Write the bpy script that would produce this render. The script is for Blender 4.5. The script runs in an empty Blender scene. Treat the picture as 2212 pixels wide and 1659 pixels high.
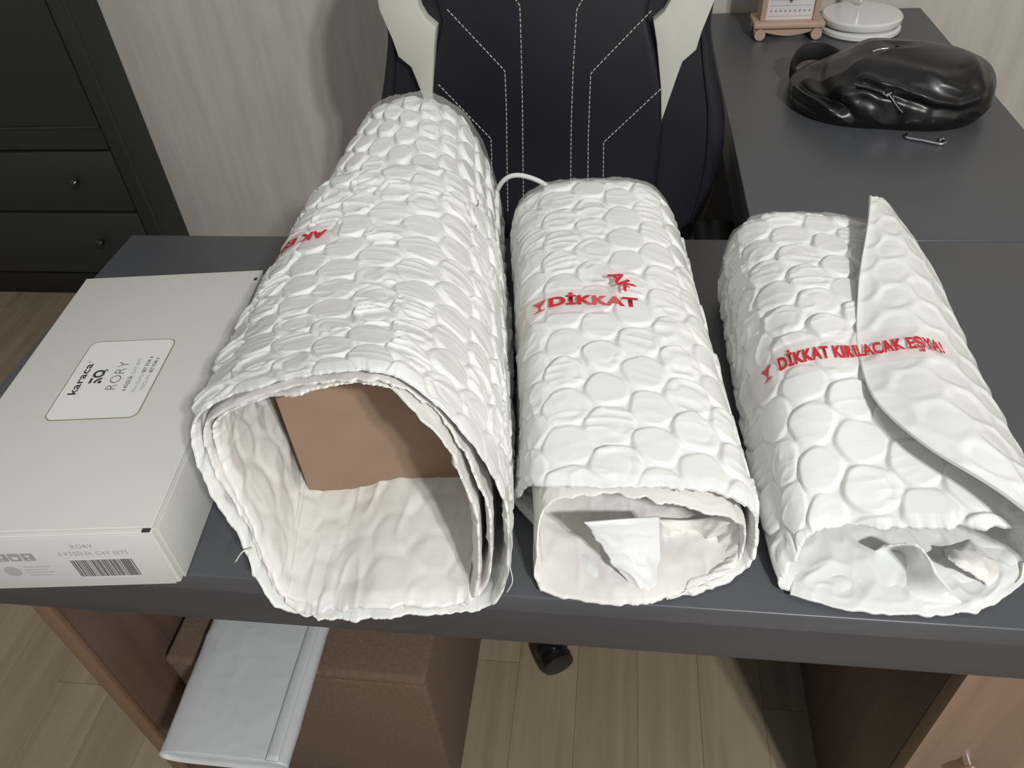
import bpy, bmesh, math, random
import numpy as np
from mathutils import Vector, Matrix

scene = bpy.context.scene
C = bpy.context.collection
random.seed(4)
IMG_W, IMG_H = 2212, 1659

# ------------------------------------------------------------------ camera
CAM = np.array([0.0, -0.3779, 1.3552])
YAW, PITCH, ROLL, FPX = -0.17057, 0.73589, -0.08337, 1671.6
def cam_axes():
    cy, sy = math.cos(YAW), math.sin(YAW); cp, sp = math.cos(PITCH), math.sin(PITCH)
    fwd = np.array([sy*cp, cy*cp, -sp]); right = np.array([cy, -sy, 0.0]); up = np.cross(right, fwd)
    c, s = math.cos(ROLL), math.sin(ROLL)
    return c*right + s*up, -s*right + c*up, fwd
AX_R, AX_U, AX_F = cam_axes()
cam_data = bpy.data.cameras.new('camera')
cam_data.sensor_fit = 'HORIZONTAL'; cam_data.sensor_width = 36.0
cam_data.lens = FPX / IMG_W * 36.0
cam_data.clip_start = 0.02
cam = bpy.data.objects.new('camera', cam_data); C.objects.link(cam)
m = Matrix.Identity(4)
for i in range(3):
    m[i][0] = AX_R[i]; m[i][1] = AX_U[i]; m[i][2] = -AX_F[i]; m[i][3] = CAM[i]
cam.matrix_world = m
scene.camera = cam

def at(px, py, x=None, y=None, z=None):
    """world point seen at a photograph pixel, at a known x, y or z"""
    d = AX_F + AX_R*(px-IMG_W/2)/FPX + AX_U*(IMG_H/2-py)/FPX
    if z is not None: t = (z-CAM[2])/d[2]
    elif y is not None: t = (y-CAM[1])/d[1]
    else: t = (x-CAM[0])/d[0]
    return CAM + t*d

# ------------------------------------------------------------------ world, lights, exposure
world = bpy.data.worlds.new('world'); scene.world = world; world.use_nodes = True
bg = world.node_tree.nodes['Background']
bg.inputs['Color'].default_value = (1.0, 1.0, 0.99, 1); bg.inputs['Strength'].default_value = 0.31
for k, (lx, ly) in enumerate(((0.90, -1.45), (1.02, -1.40))):
    ld = bpy.data.lights.new('ceiling_bulb', 'POINT'); ld.energy = 95; ld.shadow_soft_size = 0.045
    ld.color = (1.0, 1.0, 0.982)
    lo = bpy.data.objects.new('ceiling_bulb', ld); lo.location = (lx, ly, 2.42); C.objects.link(lo)
scene.view_settings.view_transform = 'Standard'
scene.view_settings.look = 'None'
scene.view_settings.gamma = 1.0
scene.view_settings.use_curve_mapping = False
scene.view_settings.exposure = 0.11

# ------------------------------------------------------------------ materials
def srgb(r, g, b):
    f = lambda c: (c/255/12.92) if c/255 <= 0.04045 else ((c/255+0.055)/1.055)**2.4
    return (f(r), f(g), f(b), 1.0)
def mat(name, col, rough=0.5, metal=0.0, spec=0.5, coat=0.0, coat_rough=0.1, noise=None, bump=None, alpha=1.0, trans=0.0, sss=0.0):
    """noise = (scale xyz, second colour, detail); bump = (scale, strength, distance)"""
    M = bpy.data.materials.new(name); M.use_nodes = True
    nt = M.node_tree; b = nt.nodes['Principled BSDF']
    b.inputs['Base Color'].default_value = col; b.inputs['Roughness'].default_value = rough
    b.inputs['Metallic'].default_value = metal; b.inputs['Specular IOR Level'].default_value = spec
    b.inputs['Coat Weight'].default_value = coat; b.inputs['Coat Roughness'].default_value = coat_rough
    b.inputs['Alpha'].default_value = alpha; b.inputs['Transmission Weight'].default_value = trans
    if sss: b.inputs['Subsurface Weight'].default_value = sss; b.inputs['Subsurface Radius'].default_value = (0.01, 0.01, 0.009); b.inputs['Subsurface Scale'].default_value = 0.4
    tc = nt.nodes.new('ShaderNodeTexCoord')
    if noise:
        mp = nt.nodes.new('ShaderNodeMapping'); mp.inputs['Scale'].default_value = noise[0]
        nz = nt.nodes.new('ShaderNodeTexNoise'); nz.inputs['Scale'].default_value = 1.0; nz.inputs['Detail'].default_value = noise[2] if len(noise) > 2 else 4
        rp = nt.nodes.new('ShaderNodeValToRGB'); rp.color_ramp.elements[0].color = col; rp.color_ramp.elements[1].color = noise[1]
        rp.color_ramp.elements[0].position = 0.36; rp.color_ramp.elements[1].position = 0.64
        nt.links.new(tc.outputs['Object'], mp.inputs['Vector']); nt.links.new(mp.outputs[0], nz.inputs['Vector'])
        nt.links.new(nz.outputs['Fac'], rp.inputs['Fac']); nt.links.new(rp.outputs['Color'], b.inputs['Base Color'])
    if bump:
        n2 = nt.nodes.new('ShaderNodeTexNoise'); n2.inputs['Scale'].default_value = bump[0]; n2.inputs['Detail'].default_value = 4
        bp = nt.nodes.new('ShaderNodeBump'); bp.inputs['Strength'].default_value = bump[1]; bp.inputs['Distance'].default_value = bump[2]
        nt.links.new(tc.outputs['Object'], n2.inputs['Vector']); nt.links.new(n2.outputs['Fac'], bp.inputs['Height']); nt.links.new(bp.outputs['Normal'], b.inputs['Normal'])
    return M
def wood_mat(name, c1, c2, scale=(30, 2, 2), rough=0.5, per_object=0.0):
    M = mat(name, c1, rough, noise=(scale, c2, 6), bump=None)
    nt = M.node_tree; b = nt.nodes['Principled BSDF']
    ramp = [n for n in nt.nodes if n.type == 'VALTORGB'][0]; nz = [n for n in nt.nodes if n.type == 'TEX_NOISE'][0]
    nz.inputs['Distortion'].default_value = 0.6
    mp = [n for n in nt.nodes if n.type == 'MAPPING'][0]
    oi = nt.nodes.new('ShaderNodeObjectInfo')
    cm = nt.nodes.new('ShaderNodeCombineXYZ')
    mu = nt.nodes.new('ShaderNodeMath'); mu.operation = 'MULTIPLY'; mu.inputs[1].default_value = 37.0
    nt.links.new(oi.outputs['Random'], mu.inputs[0])
    for k in range(3): nt.links.new(mu.outputs[0], cm.inputs[k])
    nt.links.new(cm.outputs[0], mp.inputs['Location'])
    if per_object:
        hs = nt.nodes.new('ShaderNodeHueSaturation')
        mr = nt.nodes.new('ShaderNodeMapRange'); mr.inputs['To Min'].default_value = 1-per_object; mr.inputs['To Max'].default_value = 1+per_object
        nt.links.new(oi.outputs['Random'], mr.inputs['Value']); nt.links.new(mr.outputs[0], hs.inputs['Value'])
        nt.links.new(ramp.outputs['Color'], hs.inputs['Color']); nt.links.new(hs.outputs['Color'], b.inputs['Base Color'])
    return M

M_WALL = mat('wallpaper', srgb(200, 196, 187), 0.8, noise=((30, 30, 3.0), srgb(190, 183, 174), 5), bump=(120, 0.15, 0.002))
M_DESK = mat('desk_laminate', srgb(78, 80, 84), 0.36, spec=0.5, noise=((9, 9, 9), srgb(83, 84, 88), 3), bump=(900, 0.08, 0.0004))
M_DESK_EDGE = mat('desk_edge_band', srgb(66, 65, 68), 0.4)
M_WARD = mat('wardrobe_laminate', srgb(40, 43, 42), 0.5, bump=(500, 0.05, 0.0004))
M_WARD_IN = mat('wardrobe_gap', srgb(14, 14, 14), 0.8)
M_CHROME = mat('chrome', (0.85, 0.85, 0.86, 1), 0.12, metal=1.0)
M_DARKMETAL = mat('dark_knob', srgb(40, 40, 40), 0.15, metal=0.3, coat=0.6)
M_FLOOR_SUB = mat('floor_underlay', srgb(58, 46, 36), 0.9)
M_PLANK = wood_mat('oak_laminate', srgb(133, 118, 98), srgb(147, 132, 112), (34, 1.6, 34), 0.45, 0.07)
M_VENEER = wood_mat('walnut_veneer', srgb(80, 62, 52), srgb(96, 77, 65), (26, 26, 1.4), 0.4, 0.0)  # kept dark for the shade over the left leg panel
M_VENEER_LIT = wood_mat('walnut_veneer_lit', srgb(128, 104, 86), srgb(146, 120, 100), (26, 26, 1.4), 0.45, 0.0)  # same veneer in a paler colour, light on the pedestal front painted in
M_VENEER_EDGE = mat('veneer_edge', srgb(112, 88, 68), 0.4)
M_BUBBLE = mat('bubble_wrap_white', srgb(229, 230, 227), 0.42, spec=0.45, coat=0.45, coat_rough=0.14, bump=(200, 0.08, 0.001))
M_FOAM = mat('wrap_inner_white', srgb(226, 224, 219), 0.5, spec=0.4, coat=0.15, coat_rough=0.3, bump=(180, 0.15, 0.0012))
M_GLOSSFILM = mat('wrap_gloss_fold', srgb(228, 229, 228), 0.22, spec=0.5, coat=0.8, coat_rough=0.08, bump=(120, 0.12, 0.0015))
M_FILM = mat('clear_film', srgb(225, 225, 222), 0.12, spec=0.6, alpha=0.22)
M_TAPE = mat('clear_tape', srgb(238, 214, 208), 0.1, spec=0.6, alpha=0.13)
M_RED = mat('red_print', srgb(206, 40, 48), 0.3)
M_CARDBOARD = mat('brown_cardboard', srgb(148, 122, 102), 0.85, noise=((25, 25, 25), srgb(152, 126, 106), 4), bump=(400, 0.1, 0.0005))
M_CARTON = mat('white_carton', srgb(203, 203, 197), 0.45, spec=0.4, bump=(60, 0.04, 0.001))
M_LABEL = mat('label_white', srgb(222, 222, 219), 0.35)
M_GOLD = mat('gold_line', srgb(142, 130, 102), 0.4)
M_INK = mat('black_ink', srgb(48, 48, 50), 0.5)
M_INKG = mat('grey_ink', srgb(150, 150, 146), 0.5)
M_INKF = mat('faint_ink', srgb(168, 168, 162), 0.5)
M_BARCODE = mat('barcode_ink', srgb(98, 90, 84), 0.5)
M_LEATHER = mat('black_leather', srgb(17, 17, 20), 0.36, spec=0.5, coat=0.2, coat_rough=0.25, bump=(420, 0.15, 0.0006))
M_CHAIRBLK = mat('chair_black_leatherette', srgb(28, 29, 36), 0.42, spec=0.45, bump=(700, 0.12, 0.0005))
M_CHAIRWHT = mat('chair_cream_leatherette', srgb(198, 198, 187), 0.45, bump=(700, 0.1, 0.0005))
M_THREAD = mat('white_thread', srgb(190, 188, 178), 0.7)
M_PLASTIC = mat('black_plastic', srgb(24, 23, 24), 0.35)
M_WHITEPL = mat('white_plastic', srgb(226, 226, 224), 0.25, coat=0.3)
M_PAPER = mat('white_paper', srgb(184, 186, 188), 0.45, bump=(25, 0.1, 0.003))
M_OTTO = mat('brown_fabric', srgb(104, 85, 70), 0.9, noise=((220, 220, 220), srgb(94, 76, 62), 3), bump=(900, 0.4, 0.001))
M_DECOWOOD = mat('pale_pink_wood', srgb(188, 162, 144), 0.5, noise=((8, 30, 30), srgb(180, 152, 133), 4))
M_DECOWHITE = mat('printed_board', srgb(222, 220, 216), 0.6)
M_DECOINK = mat('grey_blue_print', srgb(128, 134, 146), 0.6)
M_STRAP = mat('black_webbing', srgb(22, 22, 23), 0.75, bump=(900, 0.3, 0.0008))

# ------------------------------------------------------------------ mesh helpers
def link(name, me, material=None, parent=None):
    o = bpy.data.objects.new(name, me); C.objects.link(o)
    if material is not None and me is not None: me.materials.append(material)
    if parent is not None: o.parent = parent
    return o
def tag(o, label, cat, group=None, kind=None):
    o['label'] = label
    if cat: o['category'] = cat
    if group: o['group'] = group
    if kind: o['kind'] = kind
    return o
def thing(name, label, cat, loc=(0, 0, 0), rotz=0.0, group=None):
    o = bpy.data.objects.new(name, None); C.objects.link(o); o.empty_display_size = 0.02
    o.location = loc; o.rotation_euler = (0, 0, rotz)
    tag(o, label, cat, group); return o
def np_mesh(name, verts, quads, smooth=True):
    me = bpy.data.meshes.new(name)
    verts = np.ascontiguousarray(verts, dtype=np.float32).reshape(-1, 3); quads = np.ascontiguousarray(quads, dtype=np.int32).reshape(-1, 4)
    me.vertices.add(len(verts)); me.vertices.foreach_set('co', verts.ravel())
    me.loops.add(quads.size); me.loops.foreach_set('vertex_index', quads.ravel())
    me.polygons.add(len(quads)); me.polygons.foreach_set('loop_start', np.arange(0, quads.size, 4, dtype=np.int32))
    me.polygons.foreach_set('use_smooth', np.full(len(quads), smooth))
    me.update(calc_edges=True); me.validate()
    return me
def bm_mesh(name, bm, smooth=False):
    bmesh.ops.recalc_face_normals(bm, faces=bm.faces)
    me = bpy.data.meshes.new(name); bm.to_mesh(me); bm.free()
    if smooth:
        for p in me.polygons: p.use_smooth = True
        try: me.set_sharp_from_angle(angle=math.radians(40))
        except Exception: pass
    return me
def box_bm(x0, x1, y0, y1, z0, z1, bevel=0.0, seg=2, bm=None):
    b = bm or bmesh.new()
    r = bmesh.ops.create_cube(b, size=1.0)
    vs = r['verts']
    for v in vs:
        v.co = Vector((x0+(v.co.x+.5)*(x1-x0), y0+(v.co.y+.5)*(y1-y0), z0+(v.co.z+.5)*(z1-z0)))
    if bevel:
        es = list({e for v in vs for e in v.link_edges})
        bmesh.ops.bevel(b, geom=es, offset=bevel, segments=seg, affect='EDGES', profile=0.5)
    return b
def box(name, x0, x1, y0, y1, z0, z1, material, parent=None, bevel=0.002, seg=2, smooth=True):
    return link(name, bm_mesh(name, box_bm(x0, x1, y0, y1, z0, z1, bevel, seg), smooth), material, parent)
def lathe(name, prof, material, parent=None, n=40, loc=(0, 0, 0)):
    a = np.linspace(0, 2*np.pi, n, endpoint=False); P = np.array(prof)
    V = np.stack([P[:, None, 0]*np.cos(a), P[:, None, 0]*np.sin(a), np.repeat(P[:, 1:2], n, 1)], -1) + np.array(loc)
    i = np.arange(len(P)-1)[:, None]; j = np.arange(n)[None]; k = (j+1) % n
    Q = np.stack([i*n+j, i*n+k, (i+1)*n+k, (i+1)*n+j], -1)
    me = np_mesh(name, V, Q)
    try: me.set_sharp_from_angle(angle=math.radians(35))
    except Exception: pass
    return link(name, me, material, parent)
def catmull(P, n, closed=False):
    P = np.asarray(P, float); k = len(P)
    t = np.linspace(0, k if closed else k-1, n, endpoint=not closed)
    i = np.minimum(np.floor(t).astype(int), (k-1) if closed else k-2); f = (t-i)[:, None]
    g = (lambda q: P[q % k]) if closed else (lambda q: np.where((q < 0)[:, None], 2*P[0]-P[1], np.where((q > k-1)[:, None], 2*P[-1]-P[-2], P[np.clip(q, 0, k-1)])))
    a, b, c, d = g(i-1), g(i), g(i+1), g(i+2)
    return .5*((2*b)+(-a+c)*f+(2*a-5*b+4*c-d)*f*f+(-a+3*b-3*c+d)*f**3)
def tube(name, pts, r, material, parent=None, n=40, sides=10, flat=(1, 1), closed=False):
    """swept tube through pts; r number or list"""
    P = catmull(pts, n, closed); T = np.gradient(P, axis=0); T /= np.linalg.norm(T, axis=1)[:, None]
    rr = np.interp(np.linspace(0, 1, n), np.linspace(0, 1, len(r)), r) if hasattr(r, '__len__') else np.full(n, r)
    up = np.array([0, 0, 1.0])
    S = np.cross(T, up); bad = np.linalg.norm(S, axis=1) < 1e-3; S[bad] = [1, 0, 0]; S /= np.linalg.norm(S, axis=1)[:, None]
    U = np.cross(S, T); a = np.linspace(0, 2*np.pi, sides, endpoint=False)
    V = P[:, None] + rr[:, None, None]*(flat[0]*S[:, None]*np.cos(a)[None, :, None] + flat[1]*U[:, None]*np.sin(a)[None, :, None])
    i = np.arange(n-1)[:, None]; j = np.arange(sides)[None]; k = (j+1) % sides
    Q = np.stack([i*sides+j, (i+1)*sides+j, (i+1)*sides+k, i*sides+k], -1).reshape(-1, 4)
    V = V.reshape(-1, 3)
    c0, c1 = len(V), len(V)+1
    V = np.vstack([V, P[:1], P[-1:]])
    caps = [[c0, x, (x+1) % sides, c0] for x in range(0)]
    me = bpy.data.meshes.new(name)
    faces = Q.tolist()+[[c0, x, (x+1) % sides] for x in range(sides)]+[[c1, (n-1)*sides+(x+1) % sides, (n-1)*sides+x] for x in range(sides)]
    me.from_pydata(V.tolist(), [], faces)
    for p in me.polygons: p.use_smooth = True
    return link(name, me, material, parent)
def prism(name, outline, axis_from, axis_to, material, parent=None, bevel=0.0, seg=3, smooth=True):
    """outline = list of (a, b); axis_from/to map (a, b) to 3-D front/back points"""
    b = bmesh.new()
    f = [b.verts.new(axis_from(*p)) for p in outline]; k = [b.verts.new(axis_to(*p)) for p in outline]
    ff = b.faces.new(f); b.faces.new(k[::-1]); n = len(outline)
    for i in range(n): b.faces.new([f[i], k[i], k[(i+1) % n], f[(i+1) % n]])
    if bevel:
        bmesh.ops.recalc_face_normals(b, faces=b.faces)
        bmesh.ops.bevel(b, geom=list(ff.edges), offset=bevel, segments=seg, affect='EDGES', profile=0.5)
    return link(name, bm_mesh(name, b, smooth), material, parent)

def text_mesh(body, size=1.0, bold=0.0, sx=1.0, spacing=1.0, align='LEFT', res=3):
    cu = bpy.data.curves.new('lettering', 'FONT'); cu.body = body; cu.size = size; cu.offset = bold
    cu.space_character = spacing; cu.align_x = align; cu.resolution_u = res; cu.fill_mode = 'FRONT'
    ob = bpy.data.objects.new('lettering_tmp', cu); C.objects.link(ob)
    me = bpy.data.meshes.new_from_object(ob.evaluated_get(bpy.context.evaluated_depsgraph_get()))
    bpy.data.objects.remove(ob); bpy.data.curves.remove(cu)
    for v in me.vertices: v.co.x *= sx
    return me

# ------------------------------------------------------------------ numpy noise
def _h(i, j, s=0):
    x = np.sin(i*127.1 + j*311.7 + s*74.7)*43758.5453
    return x-np.floor(x)
def vnoise(x, y, s=0):
    i = np.floor(x); j = np.floor(y); f = x-i; g = y-j; f = f*f*(3-2*f); g = g*g*(3-2*g)
    return (_h(i, j, s)*(1-f)+_h(i+1, j, s)*f)*(1-g)+(_h(i, j+1, s)*(1-f)+_h(i+1, j+1, s)*f)*g
def fbm(x, y, s=0, o=3):
    t = 0; a = .5
    for k in range(o): t = t+a*vnoise(x*2**k, y*2**k, s+k); a *= .5
    return t/(1-.5**o)
def ridged(x, y, s=0): return 1-np.abs(2*vnoise(x, y, s)-1)
def sstep(a, b, x):
    t = np.clip((x-a)/(b-a), 0, 1); return t*t*(3-2*t)

def bubbles(a, b, seed=0, s=0.0425, R=0.0230, H=0.0037, jit=0.0013, crumple=1.0, round_=0.0, lean=0.22):
    """height of moulded air bubbles over sheet coordinates a (around) and b (along), metres"""
    c = s*0.866
    Z = lambda v: np.full(a.shape, v)
    best, hi, hj, dx, dy, h, p = Z(9.0), Z(0.), Z(0.), Z(0.), Z(0.), Z(-1.), Z(0.)
    i0 = np.round(a/c)
    for di in (-1, 0, 1):
        i = i0+di; off = np.where(np.mod(i, 2) == 0, 0, s/2)
        j0 = np.round((b-off)/s)
        for dj in (-1, 0, 1):
            j = j0+dj
            ca = i*c+(_h(i, j, seed+1)-.5)*2*jit; cb = j*s+off+(_h(i, j, seed+2)-.5)*2*jit
            q1, q2, q3 = _h(i, j, seed+4), _h(i, j, seed+5), _h(i, j, seed+6)
            rr = R*(0.95+0.12*_h(i, j, seed+3))
            ex = (a-ca)/rr; ey = (b-cb)/rr
            ang = np.arctan2(ey, ex); wob = 1+0.04*np.sin(3*ang+6*_h(i, j, seed+9))+0.03*np.sin(5*ang+6*_h(i, j, seed+10))
            d = np.sqrt(ex*ex+ey*ey)/wob
            pp = 1-sstep(0.78-0.25*round_, 1.0, d)
            tl = 1+((q2-.5)*0.5-lean)*ex*(1-.6*round_)+((q3-.5)*0.5+.6*lean)*ey*(1-.6*round_)
            cand = H*(0.75+0.5*q1)*pp*tl
            k = cand > h
            best = np.where(k, d, best); hi = np.where(k, i, hi); hj = np.where(k, j, hj); dx = np.where(k, ex, dx); dy = np.where(k, ey, dy); h = np.where(k, cand, h); p = np.where(k, pp, p)
    r1, r2, r3 = _h(hi, hj, seed+4), _h(hi, hj, seed+5), _h(hi, hj, seed+6)
    # pinched creases over the flattened tops, running around the roll, and a dented ring in some
    w = ridged(a/0.030+r2*9, b/0.0088+r1*17+(r2-.5)*1.4*dx+.35*dx*dx, seed+7)
    h += p*crumple*0.0022*(w**2-.35)*(0.15+r3*r3*1.3)
    ring = np.exp(-((best-0.52)/0.09)**2)*(r3 > .55)*np.clip(.4+dx*(r1-.5)*2+dy*(r2-.5)*2, 0, 1)
    h -= crumple*0.0011*ring
    # tight film in the gaps
    h += (1-p)*0.0009*crumple*ridged(a/0.011+b/0.02, b/0.007-a/0.03, seed+8)
    return h, p

# ------------------------------------------------------------------ lofted sheets
class Loft:
    """closed (tube) or open (flap) skin through 3-D profiles, each with the same number of points"""
    def __init__(self, profs, vs, closed=True):
        self.P = np.array(profs, float); self.vs = np.array(vs, float); self.closed = closed
        n = 800
        D = [catmull(p, n, closed) for p in self.P]
        mid = D[len(D)//2]
        seg = np.linalg.norm(np.diff(np.vstack([mid, mid[:1]]) if closed else mid, axis=0), axis=1)
        cum = np.concatenate([[0], np.cumsum(seg)]); self.per = cum[-1]
        self.tt = cum/cum[-1]
        self.D = np.array(D); self.n = n
        self.len = np.linalg.norm(self.P[-1].mean(0)-self.P[0].mean(0))
    def prof(self, U):
        q = np.interp(U, self.tt, np.arange(len(self.tt)))
        i = np.floor(q).astype(int); f = (q-i)[..., None]
        if self.closed: a, b = i % self.n, (i+1) % self.n
        else: a, b = np.clip(i, 0, self.n-1), np.clip(i+1, 0, self.n-1)
        return self.D[:, a]*(1-f)+self.D[:, b]*f            # K, ..., 3
    def grid(self, U, V):
        """U (nu,), V (nv,nu) -> (nv,nu,3)"""
        K = self.prof(U); vs = self.vs
        T = np.gradient(K, vs, axis=0) if len(vs) > 2 else np.repeat((K[1:2]-K[:1])/(vs[1]-vs[0]), 2, 0)
        k = np.clip(np.searchsorted(vs, V)-1, 0, len(vs)-2)
        h = (vs[k+1]-vs[k]); t = (V-vs[k])/h; tc = np.clip(t, 0, 1)[..., None]; h = h[..., None]
        ju = np.arange(len(U))[None].repeat(V.shape[0], 0)
        p0, p1, m0, m1 = K[k, ju], K[k+1, ju], T[k, ju], T[k+1, ju]
        R = (2*tc**3-3*tc**2+1)*p0+(tc**3-2*tc**2+tc)*h*m0+(-2*tc**3+3*tc**2)*p1+(tc**3-tc**2)*h*m1
        ex = (t[..., None]-tc)*h
        return R+ex*np.where(ex < 0, m0, m1)
def grid_normals(P, closed):
    du = (np.roll(P, -1, 1)-np.roll(P, 1, 1)) if closed else np.gradient(P, axis=1)
    dv = np.gradient(P, axis=0); N = np.cross(du, dv); N /= np.linalg.norm(N, axis=2)[..., None]+1e-12
    return N
def sheet(name, loft, material, parent, res=0.0013, front=None, back=None, u_range=(0, 1), inset=0.0, thick=0.0016,
          disp=None, disp_in=None, vspan=(0, 1), flip=1.0, zmin=0.7508):
    """a sheet with an outer face, an inner face and closed torn edges; displacement is real relief"""
    closed = loft.closed and u_range == (0, 1)
    L = loft.len*(vspan[1]-vspan[0])
    nu = int(loft.per*(u_range[1]-u_range[0])/res); nv = max(int(L/res), 8)
    U = np.linspace(*u_range, nu, endpoint=not closed)
    A = U*loft.per
    f0 = vspan[0]+(front(A) if front is not None else np.zeros(nu))/loft.len
    f1 = vspan[1]+(back(A) if back is not None else np.zeros(nu))/loft.len
    if closed:
        w = sstep(loft.per-.04, loft.per, A); f0 = f0*(1-w)+f0[0]*w; f1 = f1*(1-w)+f1[0]*w
    t = np.linspace(0, 1, nv)[:, None]
    V = f0[None]*(1-t)+f1[None]*t
    P = loft.grid(U, V); 
    N = grid_normals(P, closed)*flip
    a = np.repeat(A[None], nv, 0); b = V*loft.len
    ins = inset(A)[None, :, None] if callable(inset) else inset
    P0 = P-N*ins
    edge = np.minimum(np.minimum((V-f0[None]), (f1[None]-V))*loft.len/0.011, 1)
    if not closed:
        eu = np.minimum(A-A[0], A[-1]-A)/0.006; edge = np.minimum(edge, np.minimum(eu, 1)[None])
    edge = np.clip(edge, 0, 1)**.7
    h = disp(a, b) if disp else 0*a
    top = P0+N*(h*(0.1+0.9*edge))[..., None]
    nv2 = max(nv//2, 4); idx = np.round(np.linspace(0, nv-1, nv2)).astype(int)
    hin = disp_in(a[idx], b[idx]) if disp_in else 0*a[idx]
    top[..., 2] = np.maximum(top[..., 2], zmin)
    bot = P0[idx]-N[idx]*(thick+np.maximum(hin, 0)*edge[idx])[..., None]
    bot[..., 2] = np.maximum(bot[..., 2], zmin+0.0006)
    def faces(nv_, base, rev):
        i = np.arange(nv_-1)[:, None]; j = np.arange(nu if closed else nu-1)[None]; k = (j+1) % nu
        q = np.stack([base+i*nu+j, base+i*nu+k, base+(i+1)*nu+k, base+(i+1)*nu+j], -1).reshape(-1, 4)
        return q[:, ::-1] if rev else q
    nb = nv*nu
    Q = [faces(nv, 0, flip < 0), faces(nv2, nb, flip > 0)]
    j = np.arange(nu if closed else nu-1); k = (j+1) % nu
    Q.append(np.stack([j, nb+j, nb+k, k], -1)); Q.append(np.stack([(nv-1)*nu+j, (nv-1)*nu+k, nb+(nv2-1)*nu+k, nb+(nv2-1)*nu+j], -1))
    T3 = []
    if not closed:
        for col in (0, nu-1):
            for q in range(nv2-1):
                b0, b1 = nb+q*nu+col, nb+(q+1)*nu+col; mid = (idx[q]+idx[q+1])//2
                for r in range(idx[q], idx[q+1]): T3.append([r*nu+col, (r+1)*nu+col, b0 if r < mid else b1])
                T3.append([mid*nu+col, b1, b0])
    n_smooth = len(Q[0])+len(Q[1]); Q = np.vstack(Q)
    V3 = np.concatenate([top.reshape(-1, 3), bot.reshape(-1, 3)])
    if T3:
        me = bpy.data.meshes.new(name)
        quads = Q; tris = np.array(T3)
        me.vertices.add(len(V3)); me.vertices.foreach_set('co', V3.astype(np.float32).ravel())
        li = np.concatenate([quads.ravel(), tris.ravel()]).astype(np.int32)
        me.loops.add(len(li)); me.loops.foreach_set('vertex_index', li)
        st = np.concatenate([np.arange(len(quads))*4, len(quads)*4+np.arange(len(tris))*3]).astype(np.int32)
        me.polygons.add(len(st)); me.polygons.foreach_set('loop_start', st); me.polygons.foreach_set('use_smooth', np.ones(len(st), bool))
        me.update(calc_edges=True); me.validate()
    else: me = np_mesh(name, V3, Q)
    sm = np.ones(len(me.polygons), bool); sm[n_smooth:] = False; me.polygons.foreach_set('use_smooth', sm)
    return link(name, me, material, parent)
def torn(seed, amp=0.004, fine=0.0014):
    return lambda A: amp*2*(fbm(A/0.05, A*0+seed, seed, 2)-.5)+fine*4.0*(fbm(A/0.0085, A*0, seed+5, 3)-.5)*(.35+1.3*vnoise(A/.035, A*0, seed+7))
def soft(seed, amp=0.0016):
    """the dimpled back of the wrap, never below zero"""
    def f(a, b):
        h, p = bubbles(a, b, seed, H=0.0020, crumple=0.5, round_=0.6)
        return h*.8+amp*fbm(a/0.03, b/0.05, seed, 3)+amp*.8*(ridged(a/0.020+.5*b/0.05, b/0.05-a/0.06, seed+3)**3)
    return f
def crumple(seed, amp=0.004, sc=0.035):
    return lambda a, b: amp*(fbm(a/sc, b/sc, seed, 3)-.5)+amp*.8*(ridged(a/sc*.8+b/sc*.5, b/sc*.6-a/sc*.4, seed+4)**4)+amp*.35*ridged(a/sc*2.4, b/sc*1.8, seed+8)**3

# ================================================================== SETTING
WALL_Y = 1.60; WALL_X = 0.692; Z_DESK = 0.75; DESK_T = 0.082
def struct(o): o['kind'] = 'structure'; return o
floor_base = struct(link('floor', bm_mesh('floor', box_bm(-2.6, 1.6, -0.9, WALL_Y, -0.06, -0.008)), M_FLOOR_SUB))
PW = 0.109
plank_me = {}
def plank_mesh(length):
    if length not in plank_me:
        plank_me[length] = bm_mesh('plank', box_bm(-PW/2+0.0002, PW/2-0.0002, 0, length-0.0008, -0.008, 0, 0.0003, 1))
        plank_me[length].materials.append(M_PLANK)
    return plank_me[length]
x = -2.55; col = 0
while x < 1.5:
    y = -0.9-(col*0.37 % 0.9)
    while y < WALL_Y-0.02:
        y0 = max(y, -0.9); y1 = min(y+0.9, WALL_Y)
        if y1-y0 > 0.02:
            o = link('plank', plank_mesh(round(y1-y0, 3)), None, floor_base); o.location = (x+PW/2, y0, 0)
        y += 0.9
    x += PW; col += 1
struct(link('wall_back', bm_mesh('wall_back', box_bm(-2.6, 1.6, WALL_Y, WALL_Y+0.1, -0.06, 2.6)), M_WALL))
struct(link('wall_left', bm_mesh('wall_left', box_bm(-2.6, -2.5, -0.9, WALL_Y, -0.06, 2.6)), M_WALL))
struct(link('wall_right', bm_mesh('wall_right', box_bm(1.5, 1.6, -0.9, WALL_Y, -0.06, 2.6)), M_WALL))

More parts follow.
